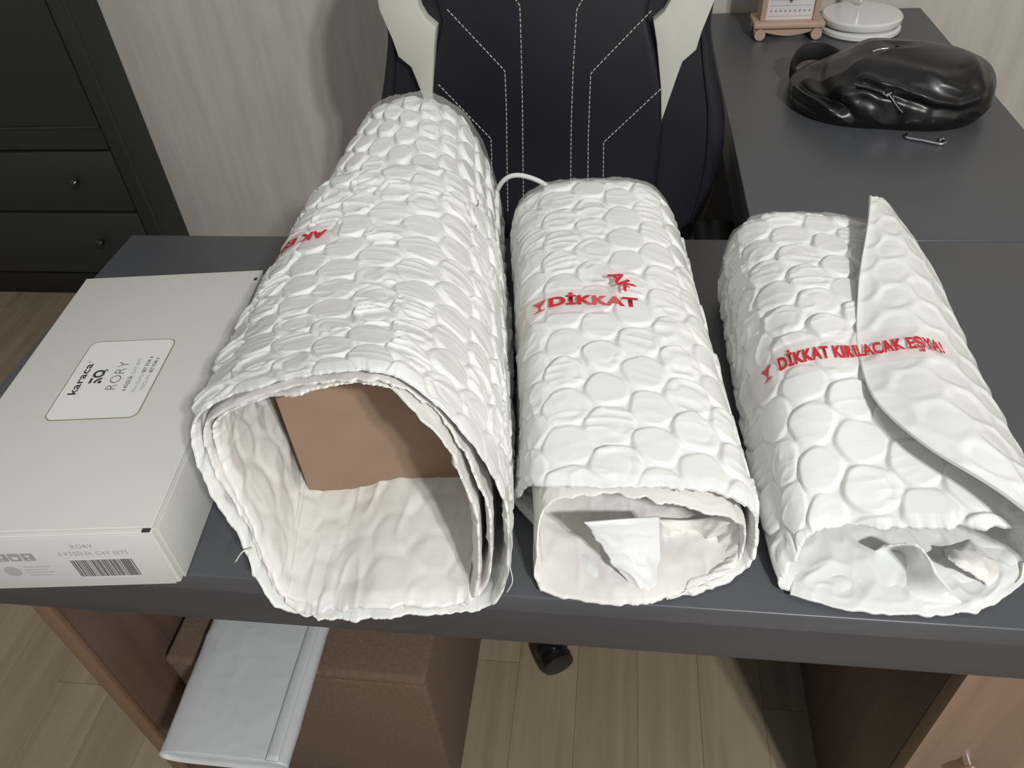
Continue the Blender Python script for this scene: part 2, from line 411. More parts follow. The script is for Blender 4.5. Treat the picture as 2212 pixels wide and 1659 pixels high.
# ------------------------------------------------------------------ wardrobe with drawers
WX, WY = -1.325, 1.455
wr = thing('wardrobe', 'tall dark grey wardrobe with drawers standing against the back wall', 'wardrobe', (WX-0.45, WY+0.07, 0))
def wloc(x0, x1, y0, y1, z0, z1): return (x0-(WX-0.45), x1-(WX-0.45), y0-(WY+0.07), y1-(WY+0.07), z0, z1)
box('carcass', *wloc(WX-0.9, WX, WY+0.02, WALL_Y-0.002, 0.0, 1.9), M_WARD, wr, 0.002)
box('plinth', *wloc(WX-0.9, WX-0.002, WY+0.005, WY+0.02, 0.0, 0.075), M_WARD_IN, wr, 0.001)
box('side_stile', *wloc(WX-0.035, WX, WY-0.002, WY+0.02, 0.075, 1.9), M_WARD, wr, 0.003)
zs = [0.08, 0.293, 0.482, 0.60]
for k in range(2):
    d = box('drawer', *wloc(WX-0.86, WX-0.04, WY, WY+0.02, zs[k]+0.003, zs[k+1]-0.003), M_WARD, wr, 0.003)
    kz = [0.20, 0.395][k]
    kn = lathe('knob', [(0, 0), (0.006, 0), (0.006, 0.012), (0.013, 0.018), (0.014, 0.024), (0.009, 0.029), (0, 0.03)], M_DARKMETAL, d, 24)
    kn.rotation_euler = (math.pi/2, 0, 0); kn.location = (WX-0.185+k*0.01-(WX-0.45), WY-(WY+0.07), kz)
box('door', *wloc(WX-0.86, WX-0.04, WY, WY+0.02, zs[2]+0.003, 1.88), M_WARD, wr, 0.003)
box('rail', *wloc(WX-0.86, WX-0.04, WY-0.004, WY+0.0, 0.545, 0.552), M_WARD, wr, 0.001)

# ------------------------------------------------------------------ desks
RX0, RX1 = 0.196, 0.6715
dk = thing('desk', 'dark grey desk carrying the white carton and three bubble wrap rolls', 'desk', (0, 0.3, 0))
def L(x0, x1, y0, y1, z0, z1): return (x0, x1, y0-0.3, y1-0.3, z0, z1)
box('desktop', *L(-0.752, RX1, 0, 0.5985, Z_DESK-0.026, Z_DESK), M_DESK, dk, 0.002, 3)
box('apron', *L(-0.752, RX1, 0.0015, 0.022, Z_DESK-DESK_T, Z_DESK-0.0262), M_DESK_EDGE, dk, 0.001)
box('apron', *L(-0.752, RX0, 0.575, 0.596, Z_DESK-DESK_T, Z_DESK-0.0262), M_DESK_EDGE, dk, 0.001)
box('side_rail', *L(-0.752, -0.73, 0.0225, 0.5745, Z_DESK-DESK_T, Z_DESK-0.0262), M_DESK_EDGE, dk, 0.001)
leg = box('leg_panel', *L(-0.629, -0.608, 0.03, 0.57, 0.001, Z_DESK-DESK_T-0.0002), M_VENEER, dk, 0.001)
box('edge_band', *L(-0.629, -0.608, 0.022, 0.0298, 0.001, Z_DESK-DESK_T-0.0002), M_VENEER_EDGE, leg, 0.001)
ped = box('pedestal', *L(0.358, RX1, 0.058, 0.56, 0.001, Z_DESK-DESK_T-0.0002), M_VENEER, dk, 0.001)
pdoor = box('pedestal_door', *L(0.359, RX1-0.001, 0.038, 0.0575, 0.03, Z_DESK-DESK_T-0.003), M_VENEER_LIT, ped, 0.0015)
rd = thing('desk_return', 'dark grey return desk along the right wall holding the black bag', 'desk', (0.43, 1.09, 0))
def Lr(x0, x1, y0, y1, z0, z1): return (x0-0.43, x1-0.43, y0-1.09, y1-1.09, z0, z1)
box('desktop', *Lr(RX0, RX1, 0.5995, 1.586, Z_DESK-0.026, Z_DESK), M_DESK, rd, 0.0008, 1)
box('apron', *Lr(RX0+0.001, RX0+0.02, 0.5995, 1.585, Z_DESK-DESK_T, Z_DESK-0.0262), M_DESK_EDGE, rd, 0.001)
box('leg_panel', *Lr(RX0+0.03, RX1-0.01, 1.55, 1.57, 0.001, Z_DESK-0.0262), M_DESK_EDGE, rd, 0.001)
box('back_panel', *Lr(RX1-0.03, RX1-0.012, 0.63, 1.549, 0.3, Z_DESK-0.0262), M_DESK_EDGE, rd, 0.001)
p = at(2093, 1655, y=0.028)
kn = lathe('pedestal_knob', [(0, 0), (0.005, 0), (0.005, 0.01), (0.010, 0.014), (0.011, 0.019), (0.006, 0.023), (0, 0.0235)], M_CHROME, ped, 24)
kn.rotation_euler = (math.pi/2, 0, 0); kn.location = (p[0], 0.038-0.3, p[2])

# ================================================================== BUBBLE WRAP ROLLS
def project(P):
    d = P-CAM; w = d@AX_F
    return np.stack([IMG_W/2+FPX*(d@AX_R)/w, IMG_H/2-FPX*(d@AX_U)/w], -1)
def uv_at(loft, px, py):
    """sheet coordinates of the camera-facing skin point nearest a photograph pixel"""
    U = np.linspace(0, 1, 240, endpoint=False); V = np.repeat(np.linspace(0, 1, 120)[:, None], 240, 1)
    P = loft.grid(U, V); N = grid_normals(P, loft.closed); q = project(P)
    d = np.hypot(q[..., 0]-px, q[..., 1]-py)+1e4*(((P-CAM)*N).sum(-1) > 0)
    i, j = np.unravel_index(np.argmin(d), d.shape)
    return U[j], V[i, j]
def on_skin(loft, S, T, off):
    """points at sheet coordinates S (0..1 around) and T (0..1 along), lifted by off"""
    e = 1e-3
    P = loft.grid(S, T[None])[0]; Pu = loft.grid(S+e, T[None])[0]-loft.grid(S-e, T[None])[0]; Pv = loft.grid(S, T[None]+e)[0]-loft.grid(S, T[None]-e)[0]
    N = np.cross(Pu, Pv); N /= np.linalg.norm(N, axis=1)[:, None]
    return P+N*np.reshape(off, (-1, 1))
GLASS_ICON = ([(0.02, .72), (.62, .72), (.40, .36), (.36, .36), (.36, .10), (.56, .04), (.56, 0), (.08, 0), (.08, .04), (.28, .10), (.28, .36), (.24, .36)],)
def glass_mesh(h):
    b = bmesh.new()
    b.faces.new([b.verts.new((x*h/.72, y*h/.72, 0)) for x, y in GLASS_ICON[0]])
    bmesh.ops.triangulate(b, faces=b.faces)
    me = bpy.data.meshes.new('glass'); b.to_mesh(me); b.free(); return me
def tape_on(loft, parent, uv0, uv1, width, words, off, lift, ext=(0.02, 0.02)):
    """clear tape from uv0 to uv1 with red lettering; words = [(mesh, start metres, base metres)]"""
    (u0, v0), (u1, v1) = uv0, uv1
    Ls = (u1-u0)*loft.per; slope = (v1-v0)*loft.len/Ls
    def pt(s, t, extra=0.0):
        S = u0+s/loft.per; T = v0+(slope*s+t)/loft.len
        return on_skin(loft, S, T, off(s, t)+extra)
    ss = np.arange(-ext[0], Ls+ext[1], 0.002); ts = np.linspace(-width/2, width/2, 16)
    G = np.stack([pt(ss, np.full(len(ss), t)) for t in ts], 0)
    n = len(ss); i = np.arange(15)[:, None]; j = np.arange(n-1)[None]
    Q = np.stack([i*n+j, i*n+j+1, (i+1)*n+j+1, (i+1)*n+j], -1)
    tp = link('tape', np_mesh('tape', G, Q), M_TAPE, parent); tp['label'] = 'clear tape printed with red warning letters'
    for me, s0, t0, rev in words:
        co = np.array([v.co[:] for v in me.vertices]); s = s0+co[:, 0]; t = t0+co[:, 1]
        if rev: s = s0-co[:, 0]; t = t0-co[:, 1]
        me.vertices.foreach_set('co', pt(s, t, lift).astype(np.float32).ravel()); me.update()
        link('red_lettering', me, M_RED, tp)
    return tp

# ---------------------------------------------------------------- large roll around a cardboard box
r1 = thing('bubble_wrap_roll', 'large white bubble wrap sleeve, biggest of three, open over a brown cardboard box', 'bubble wrap')
F1 = [(-.286, -.030, .7545), (-.320, .000, .822), (-.340, .020, .885), at(428, 897, y=.032), at(600, 826, y=.022), at(800, 801, y=.014),
      at(923, 854, y=.009), at(1016, 948, y=.004), at(1068, 1031, y=.001), at(1100, 1135, y=-.006), (-.096, -.016, .758), (-.190, -.032, .7545)]
F1 = [tuple(p) for p in F1]
M1 = [(-.318, .16, .7545), (-.340, .16, .815), (-.356, .16, .872), (-.349, .16, .916), (-.295, .16, .955), (-.205, .16, .971),
      (-.150, .16, .958), (-.118, .16, .918), (-.104, .16, .868), (-.101, .16, .812), (-.108, .16, .758), (-.200, .16, .7545)]
B1 = [(-.325, .60, .7545), (-.348, .60, .810), (-.362, .60, .870), (-.350, .60, .922), (-.316, .60, .957), (-.262, .60, .969),
      (-.222, .60, .958), (-.194, .60, .930), (-.174, .60, .884), (-.160, .60, .815), (-.165, .60, .758), (-.250, .60, .7545)]
loft1 = Loft([F1, M1, B1], [0, 0.29, 1])
def under_tape(h, a, b, loft, uv0, uv1, half=.022):
    """the tape presses the bubbles flat along its line"""
    c = (uv0[1]+(a/loft.per-uv0[0])*(uv1[1]-uv0[1])/(uv1[0]-uv0[0]))*loft.len
    w = (1-sstep(half-.004, half, np.abs(b-c)))*sstep(uv0[0]*loft.per-.055, uv0[0]*loft.per-.05, a)*(1-sstep(uv1[0]*loft.per+.012, uv1[0]*loft.per+.016, a))
    return h*(1-w)+np.minimum(h, .0018+.2*h)*w
tv0 = uv_at(loft1, 712, 500); tv1 = uv_at(loft1, 597, 533)
T1 = ((tv1[0]-.03, tv1[1]-.024), (tv0[0], tv0[1]-.02))
def disp1(a, b):
    h, p = bubbles(a, b, 11, crumple=1.15); h = under_tape(h, a, b, loft1, *T1)
    u = a/loft1.per
    side = sstep(.60, .66, u)*(1-sstep(.80, .86, u))            # pressed flat, pleated right-hand side
    pleat = 0.0026*(ridged(a/0.016+b/0.05, b/0.03-a/0.02, 5)**2-.2)
    worn = 1-.6*(1-sstep(0.02, 0.06, b))*sstep(.5, .56, u)        # film pulled smooth by the mouth
    return h*(1-.45*side)*worn+side*pleat
sheet('outer_layer', loft1, M_BUBBLE, r1, 0.00125, torn(3), lambda A: -0.30*loft1.len+0.008*np.sin(A/.06)+torn(9)(A), disp=disp1, disp_in=soft(21), thick=0.0014)
def disp1b(a, b): return bubbles(a+.01, b, 31, s=.043, R=.0205, H=.0052, crumple=0.45, round_=0.15)[0]
sheet('inner_layer', loft1, M_BUBBLE, r1, 0.0016, None, torn(12, .006, .002), inset=0.0085, disp=disp1b, disp_in=soft(22), vspan=(0.6, 1.0), thick=0.002)
sheet('inner_layer', loft1, M_FOAM, r1, 0.0018, lambda A: 0.004+torn(14, .005, .002)(A), None, inset=lambda A: 0.009+0.005*sstep(.50, .62, A/loft1.per), disp=crumple(41, .0022), disp_in=soft(23), vspan=(0, 0.30), thick=0.0014)
sheet('inner_layer', loft1, M_FOAM, r1, 0.0018, lambda A: -0.004+0.012*sstep(.05, .12, A/loft1.per)*(1-sstep(.42, .5, A/loft1.per))+torn(17, .005, .002)(A), None, inset=lambda A: 0.0145+0.009*sstep(.50, .62, A/loft1.per)*(1-sstep(.86, .92, A/loft1.per))-0.006*(sstep(.92, .97, A/loft1.per)), disp=crumple(43, .0016), disp_in=soft(24, .0030), vspan=(0, 0.32), thick=0.0014)
sheet('film_edge', loft1, M_FILM, r1, 0.003, None, torn(19, .006, .002), inset=0.004, vspan=(0.95, 1.016), thick=.0003)
uv0 = uv_at(loft1, 712, 500); uv1 = uv_at(loft1, 597, 533)
Lt1 = (uv0[0]-uv1[0]+.03)*loft1.per
def words1():
    me = text_mesh('AK EŞYA!', .0195, .0009, 1.15, 1.04)
    return [(me, Lt1-.002, 0.008, True)]
tape_on(loft1, r1, (uv1[0]-.03, uv1[1]-.024), (uv0[0], uv0[1]-.02), 0.046, words1(), lambda s, t: 0.0034+0*s, 0.0003, (0.0, 0.012))
tube('loose_fibre', [at(1092, 1120, y=-.012), at(1106, 1170, y=-.014), at(1101, 1215, y=-.016), at(1107, 1255, y=-.018), at(1095, 1280, y=-.020)], .0005, M_FOAM, r1, 30, 6)
tube('loose_fibre', [at(545, 1185, y=-.006), at(524, 1192, y=-.012), at(508, 1215, y=-.014)], .0006, M_FOAM, r1, 16, 6)
cbx = thing('cardboard_box', 'plain brown cardboard box inside the largest bubble wrap sleeve', 'box', (-.211, .102, .7605), 0.1)
box('carton_body', -.0855, .0855, 0, .30, 0, .158, M_CARDBOARD, cbx, 0.0012)
box('top_flap', -.0855, .0855, .001, .299, .1585, .1605, M_CARDBOARD, cbx, 0.0006)

# ---------------------------------------------------------------- middle roll
r2 = thing('bubble_wrap_roll', 'middle white bubble wrap roll with a short red tape and a folded tape end', 'bubble wrap')
F2 = [(-.083, .092, .7545), (-.081, .082, .790), (-.068, .066, .824), (-.046, .052, .842), (.015, .050, .849), (.078, .050, .846),
      (.116, .050, .833), (.130, .052, .803), (.120, .036, .758), (.020, .000, .7545)]
M2 = [(-.082, .17, .7545), (-.087, .17, .795), (-.078, .17, .838), (-.054, .17, .858), (.000, .17, .864), (.062, .17, .860),
      (.100, .17, .842), (.118, .17, .803), (.112, .17, .758), (.010, .17, .7545)]
B2 = [(-.122, .52, .7545), (-.137, .52, .800), (-.124, .52, .850), (-.088, .52, .876), (-.030, .52, .884), (.028, .52, .880),
      (.062, .52, .855), (.078, .52, .808), (.072, .52, .758), (-.030, .52, .7545)]
loft2 = Loft([F2, M2, B2], [0, 0.26, 1])
T2 = (uv_at(loft2, 1165, 672), uv_at(loft2, 1290, 654))
def disp2(a, b):
    h, p = bubbles(a+.013, b, 51, crumple=0.75); h = under_tape(h, a, b, loft2, *T2)
    u = a/loft2.per; side = (1-sstep(.20, .26, u))+sstep(.56, .62, u)*(1-sstep(.72, .78, u))
    return h*(1-.25*side)+side*0.0014*(ridged(a/0.014+b/0.06, b/0.025-a/0.03, 6)**2-.2)
sheet('outer_layer', loft2, M_BUBBLE, r2, 0.00125, torn(23), torn(24, .005, .002), disp=disp2, disp_in=soft(25), thick=0.002)
F2i = [(-.054, .002, .7552), (-.060, .020, .785), (-.058, .042, .816), (-.042, .050, .832), (.015, .046, .838), (.072, .042, .834),
       (.108, .044, .822), (.122, .046, .797), (.112, .032, .760), (.030, -.004, .7552)]
M2i = [(-.066, .17, .7575), (-.080, .17, .795), (-.072, .17, .830), (-.050, .17, .848), (.000, .17, .853), (.060, .17, .848),
       (.090, .17, .834), (.106, .17, .803), (.100, .17, .761), (.010, .17, .7575)]
loft2i = Loft([F2i, M2i], [0, 1])
sheet('inner_layer', loft2i, M_FOAM, r2, 0.0018, torn(27, .005, .002), None, inset=0.001, disp=crumple(45, .002), disp_in=crumple(46, .004, .03), vspan=(0, 1), thick=0.0014)
# folded inner sheet hanging in the mouth
def patch(name, rows, material, parent, seed, amp=0.003, sc=0.03, res=0.0018, thick=0.0012, front=None, back=None):
    lf = Loft(rows, np.linspace(0, 1, len(rows)), closed=False)
    lf.len = max(np.mean(np.linalg.norm(np.diff(np.array(rows), axis=0), axis=2).sum(0)), .02)
    return sheet(name, lf, material, parent, res, front or torn(seed, .003, .0016), back, disp=crumple(seed, amp, sc), disp_in=None, thick=thick)
rows = [[at(1256, 1130, y=.030), at(1305, 1195, y=.030), at(1362, 1262, z=.759)],
        [at(1340, 1122, y=.042), at(1372, 1190, y=.034), at(1400, 1285, z=.758)],
        [at(1425, 1116, y=.060), at(1428, 1200, y=.045), at(1432, 1295, z=.757)]]
patch('folded_end', rows, M_GLOSSFILM, r2, 61, .005, .028)
rows = [[at(1424, 1122, y=.075), at(1432, 1210, y=.058), at(1438, 1294, z=.757)],
        [at(1500, 1124, y=.078), at(1508, 1195, y=.072), at(1495, 1274, z=.757)],
        [at(1585, 1106, y=.066), at(1600, 1150, y=.060), at(1588, 1234, z=.760)]]
patch('folded_end', rows, M_FOAM, r2, 62, .008, .03)
rows = [[(-.060, .165, .760), (-.01, .168, .759), (.05, .165, .759), (.098, .160, .761)],
        [(-.070, .150, .80), (-.01, .140, .80), (.05, .150, .80), (.100, .145, .80)],
        [(-.062, .150, .835), (-.01, .140, .845), (.05, .150, .842), (.088, .150, .828)]]
patch('wrapped_core', rows, M_FOAM, r2, 63, .010, .03)
sheet('film_edge', loft2, M_FILM, r2, 0.003, None, torn(29, .006, .002), inset=-0.001, vspan=(0.96, 1.012), thick=.0003)
uv0 = uv_at(loft2, 1165, 672); uv1 = uv_at(loft2, 1290, 654)
W2 = [(text_mesh('DİKKAT', .0195, .0008, 1.25, 1.02), .012, -.008, False), (glass_mesh(.0165), -.004, -.010, False)]
tape_on(loft2, r2, uv0, uv1, .046, W2, lambda s, t: 0.0042+0*s, .0003, (.05, .008))
# the folded-over tape end
c = on_skin(loft2, np.array([uv1[0]+.03]), np.array([uv1[1]+.06]), 0.012)[0]
te = bpy.data.meshes.new('tape_end')
q = [on_skin(loft2, np.array([uv1[0]+du]), np.array([uv1[1]+dv]), o)[0] for du, dv, o in ((-.03, -.045, .0075), (.035, -.03, .012), (.075, .095, .013), (.01, .10, .010), (.02, .03, .012))]
te.from_pydata([tuple(p) for p in q], [], [(0, 1, 4), (1, 2, 4), (2, 3, 4), (3, 0, 4)])
tend = link('tape_end', te, M_TAPE, r2)
me = text_mesh('AK', .0195, .0007, 1.2, 1.0); co = np.array([v.co[:] for v in me.vertices])
ang = -1.0; s = .012+co[:, 0]*math.cos(ang)-co[:, 1]*math.sin(ang); t = .030+co[:, 0]*math.sin(ang)+co[:, 1]*math.cos(ang)
me.vertices.foreach_set('co', on_skin(loft2, uv1[0]+s/loft2.per, uv1[1]+t/loft2.len, np.full(len(s), .0125)).astype(np.float32).ravel()); me.update()
link('red_lettering', me, M_RED, tend)

# ---------------------------------------------------------------- right-hand roll with a loose flap
r3 = thing('bubble_wrap_roll', 'rightmost white bubble wrap roll with a loose flap under red lettered tape', 'bubble wrap')
F3 = [(.158, .020, .7545), (.163, .036, .778), (.174, .048, .795), (.200, .054, .802), (.248, .048, .816), (.302, .042, .832),
      (.345, .046, .828), (.366, .052, .800), (.362, .058, .758), (.260, .020, .7545)]
M3 = [(.150, .16, .7545), (.150, .16, .792), (.164, .16, .830), (.194, .16, .848), (.235, .16, .853), (.288, .16, .853),
      (.330, .16, .842), (.354, .16, .805), (.352, .16, .758), (.255, .16, .7545)]
B3 = [(.147, .46, .7545), (.136, .46, .800), (.143, .46, .845), (.168, .46, .866), (.215, .46, .871), (.262, .46, .868),
      (.312, .46, .852), (.345, .46, .815), (.350, .46, .758), (.250, .46, .7545)]
loft3 = Loft([F3, M3, B3], [0, 0.27, 1])
T3_ = (uv_at(loft3, 1655, 815), uv_at(loft3, 2022, 783))
def disp3(a, b):
    h, p = bubbles(a+.004, b+.01, 71, crumple=0.7); h = under_tape(h, a, b, loft3, *T3_)
    u = a/loft3.per; side = 1-sstep(.16, .22, u)
    return h*(1-.1*side)+side*0.0022*(ridged(a/0.016+b/0.06, b/0.03-a/0.03, 8)**2-.2)*sstep(.12, .2, b)
sheet('outer_layer', loft3, M_BUBBLE, r3, 0.00125, torn(33, .003, .0015), torn(34, .005, .002), disp=disp3, disp_in=soft(27), thick=0.002)
# bottom tongue and crumpled folds in the mouth
rows = [[(.160, .016, .7570), (.20, .006, .7565), (.26, .003, .7565), (.315, .012, .7565), (.362, .046, .7580), (.374, .060, .778)],
        [(.166, .045, .7580), (.21, .05, .7570), (.26, .05, .7570), (.315, .05, .7570), (.358, .065, .7590), (.366, .075, .785)],
        [(.170, .12, .7600), (.21, .12, .7580), (.26, .12, .7580), (.31, .12, .7580), (.345, .13, .7610), (.345, .13, .790)]]
patch('bottom_tongue', rows, M_GLOSSFILM, r3, 73, .0035, .035)
rows = [[at(1905, 1180, y=.055), at(1985, 1178, y=.045), at(2035, 1250, y=.022), at(2080, 1300, z=.7565)],
        [at(1880, 1190, y=.075), at(1950, 1195, y=.065), at(1985, 1260, y=.030), at(2010, 1302, z=.7565)],
        [at(1840, 1190, y=.095), at(1880, 1225, y=.075), at(1905, 1260, y=.04), at(1930, 1302, z=.7565)]]
patch('folded_end', rows, M_GLOSSFILM, r3, 75, .004, .03)
rows = [[at(2050, 1205, y=.045), at(2075, 1225, y=.037), at(2130, 1265, y=.035), at(2105, 1295, z=.7565)],
        [at(2040, 1185, y=.070), at(2090, 1190, y=.062), at(2165, 1225, y=.058), at(2195, 1258, z=.757)],
        [at(2060, 1165, y=.10), at(2110, 1168, y=.10), at(2180, 1185, y=.095), at(2212, 1215, z=.765)]]
patch('folded_end', rows, M_FOAM, r3, 77, .004, .03)
rows = [[(.172, .20, .760), (.22, .205, .759), (.29, .205, .759), (.34, .20, .762)],
        [(.170, .19, .79), (.22, .18, .79), (.29, .185, .79), (.345, .19, .79)],
        [(.178, .19, .826), (.22, .18, .846), (.29, .185, .846), (.335, .19, .832)]]
patch('wrapped_core', rows, M_FOAM, r3, 79, .008, .03)
# the loose flap, smooth back of the wrap outwards, raised along its free edge
FL = [[(.334, .012, .862), (.352, .018, .850), (.374, .028, .815), (.372, .035, .765)],
      [(.306, .045, .868), (.336, .050, .860), (.370, .060, .815), (.366, .062, .762)],
      [(.260, .092, .870), (.312, .098, .872), (.364, .105, .822), (.362, .105, .762)],
      [(.234, .145, .867), (.296, .150, .876), (.360, .155, .828), (.360, .155, .762)],
      [(.231, .205, .866), (.292, .208, .876), (.358, .210, .830), (.360, .210, .762)],
      [(.246, .300, .880), (.302, .300, .882), (.358, .300, .832), (.360, .300, .762)],
      [(.276, .410, .894), (.316, .410, .884), (.356, .410, .832), (.358, .410, .762)],
      [(.289, .462, .897), (.318, .470, .876), (.352, .474, .825), (.356, .474, .762)]]
lf3 = Loft(FL, [0, .07, .18, .29, .42, .63, .88, 1.0], closed=False); lf3.len = .47
def dispf(a, b):
    h, p = bubbles(a, b, 81, H=.0032, crumple=.2, round_=.9)
    return -h*.55+.0022*(fbm(a/.04, b/.04, 83, 3)-.5)
sheet('loose_flap', lf3, M_BUBBLE, r3, 0.0016, torn(83, .004, .0018), torn(84, .004, .002), disp=dispf, thick=0.003)
sheet('film_edge', loft3, M_FILM, r3, 0.003, None, torn(39, .006, .002), inset=-0.001, vspan=(0.96, 1.014), thick=.0003)
uv0 = uv_at(loft3, 1655, 815); uv1 = uv_at(loft3, 2022, 783)
Ls3 = (uv1[0]-uv0[0])*loft3.per
tx = text_mesh('DİKKAT KIRILACAK EŞYA!', .0205, .0008, 1.0, 1.08)
wid = max(v.co.x for v in tx.vertices); k = (Ls3-.022)/wid
for v in tx.vertices: v.co.x *= k
gv = np.linspace(.15, .7, 160); FG = lf3.grid(np.linspace(0, 1, 120), np.repeat(gv[:, None], 120, 1)).reshape(-1, 3)
def off3(s, t):
    S = uv0[0]+s/loft3.per; T = uv0[1]+((uv1[1]-uv0[1])*loft3.len/Ls3*s+t)/loft3.len
    P0 = on_skin(loft3, S, T, np.zeros(len(S))); N = (on_skin(loft3, S, T, np.full(len(S), .01))-P0)/.01
    out = np.full(len(S), .0036)
    for q in range(len(S)):
        d = FG-P0[q]; hgt = d@N[q]; tang = np.sqrt(np.maximum((d*d).sum(1)-hgt*hgt, 0)); k = np.argmin(tang)
        if tang[k] < .0045: out[q] = max(out[q], hgt[k]+.0015)
    return out
tape_on(loft3, r3, uv0, uv1, .044, [(tx, .018, -.008, False), (glass_mesh(.016), -.002, -.009, False)], off3, .0004, (.03, .012))

# ================================================================== WHITE CARTON
BH = 0.080; BW = 0.226; BD = 0.400
bx = thing('tea_set_box', 'flat white tea glass set box with a gold outlined label beside the rolls', 'box', (-.392, -.009, Z_DESK+0.0005), math.radians(6.2))
body = box('carton_body', -BW, 0, 0, BD, 0, BH-.0032, M_CARTON, bx, 0.0022, 3)
box('lid', -BW-.0006, .0006, .004, BD+.0006, BH-.003, BH, M_CARTON, bx, 0.0012, 3)
box('front_flap', -BW+.001, -.004, -.0016, .0008, .001, BH-.004, M_CARTON, bx, 0.0006)
box('side_fold', .0002, .0022, .006, BD-.006, .0006, BH-.006, M_CARTON, bx, 0.0006)
box('lock_slot', -.009, -.0015, .0005, .0045, BH-.0038, BH-.0025, M_INK, bx, 0.0004)
box('lock_slot', -.006, -.002, BD-.022, BD-.016, BH-.0005, BH+.0002, M_INK, bx, 0.0002)
inv = Matrix.Translation(bx.location) @ Matrix.Rotation(math.radians(6.2), 4, 'Z'); inv.invert()
def loc_at(px, py): return inv @ Vector(at(px, py, z=Z_DESK+BH))
cs = [loc_at(*q) for q in ((196, 737), (380, 735), (296, 906), (100, 908))]
LX0 = (cs[0].x+cs[3].x)/2; LX1 = (cs[1].x+cs[2].x)/2; LY0 = (cs[2].y+cs[3].y)/2; LY1 = (cs[0].y+cs[1].y)/2
def rrect(x0, x1, y0, y1, r, n=8):
    out = []
    for cx, cy, a0 in ((x1-r, y1-r, 0), (x0+r, y1-r, 90), (x0+r, y0+r, 180), (x1-r, y0+r, 270)):
        for k in range(n+1):
            a = math.radians(a0+90*k/n); out.append((cx+r*math.cos(a), cy+r*math.sin(a)))
    return out
def flat_poly(name, pts, z, material, parent, h=.0002):
    return prism(name, pts, lambda a, b: (a, b, z+h), lambda a, b: (a, b, z), material, parent, 0, smooth=False)
lab = flat_poly('label', rrect(LX0, LX1, LY0, LY1, .010), BH+.0001, M_GOLD, bx)
flat_poly('label_field', rrect(LX0+.0013, LX1-.0013, LY0+.0013, LY1-.0013, .009), BH+.0003, M_LABEL, lab)
LW, LH = LX1-LX0, LY1-LY0
def label_text(body, fx, f0, f1, cap, bold=0.0, material=M_INK):
    """a line reading away from the front; fx = baseline across the label, f0..f1 = span along it, cap = letter height"""
    me = text_mesh(body, .02, bold, 1.0, 1.04, 'LEFT', 4)
    co = np.array([v.co[:] for v in me.vertices]); w0, w1 = co[:, 0].min(), co[:, 0].max(); kx = (f1-f0)*LH/(w1-w0); ky = cap*LW/.0146
    for v in me.vertices: v.co = Vector((LX0+fx*LW-v.co.y*ky, LY0+f0*LH+(v.co.x-w0)*kx, BH+.0006))
    return link('printed_lettering', me, material, lab)
label_text('karaca', .185, .30, .69, .092, .0004); label_text('®', .135, .705, .73, .03)
def lab_poly(pts):
    flat_poly('printed_emblem', pts, BH+.0005, M_INK, lab, .0001)
def E_(X, Y): return (LX0+(.392-Y*.138)*LW, LY0+(.435+X*.105)*LH)      # the "50" emblem
def arc_band(cx, cy, r0, r1, a0, a1, n=24):
    A = [math.radians(a0+(a1-a0)*k/n) for k in range(n+1)]
    return [E_(cx+r1*math.cos(a), cy+r1*math.sin(a)) for a in A]+[E_(cx+r0*math.cos(a), cy+r0*math.sin(a)) for a in reversed(A)]
lab_poly([E_(0, .80), E_(.62, .80), E_(.62, 1.0), E_(0, 1.0)])
lab_poly(arc_band(.02, .0, .42, .62, 5, 90))
lab_poly(arc_band(.12, .12, 0.0, .16, 0, 359))
lab_poly(arc_band(1.12, .55, .27, .47, 0, 359.9, 40))
lab_poly(arc_band(1.52, .10, .06, .14, 0, 359.9, 20))
label_text('RORY', .60, .345, .70, .125, -.0004)
label_text('6 KİŞİLİK', .72, .325, .515, .040, .0003); label_text('ÇAY SETİ', .72, .535, .735, .040, 0, M_INKG)
label_text('TEA GLASS', .833, .30, .525, .040, 0, M_INKG); label_text('SET FOR 6', .833, .545, .755, .040, .0003)
label_text('TEEGLAS-', .912, .32, .525, .040, 0, M_INKG); label_text('SET FÜR 6', .912, .54, .735, .040, .0003)
# front face print
FY = -.0018
def front_rect(name, x0, x1, z0, z1, material, parent=bx):
    return prism(name, [(x0, z0), (x1, z0), (x1, z1), (x0, z1)], lambda a, b: (a, FY-.0001, b), lambda a, b: (a, FY+.0003, b), material, parent, 0, smooth=False)
bc = front_rect('barcode', -.089, -.029, .014, .043, M_CARTON)
random.seed(12); xx = -.0875
while xx < -.031:
    w = random.choice((.0005, .0009, .0014)); 
    prism('barcode_bar', [(xx, .0175), (xx+w, .0175), (xx+w, .0425), (xx, .0425)], lambda a, b: (a, FY-.0003, b), lambda a, b: (a, FY, b), M_BARCODE, bc, 0, smooth=False)
    xx += w+random.choice((.0005, .0008, .0012))
def front_text(body, x, z, size, material, bold=0.0):
    me = text_mesh(body, size, bold, 1.0, 1.05, 'CENTER', 3)
    for v in me.vertices: v.co = Vector((x+v.co.x, FY-.0002, z+v.co.y))
    link('printed_lettering', me, material, bx)
front_text('RORY', -.068, .060, .0075, M_INKF); front_text('6 KİŞİLİK ÇAY SETİ', -.062, .050, .0068, M_INKF)
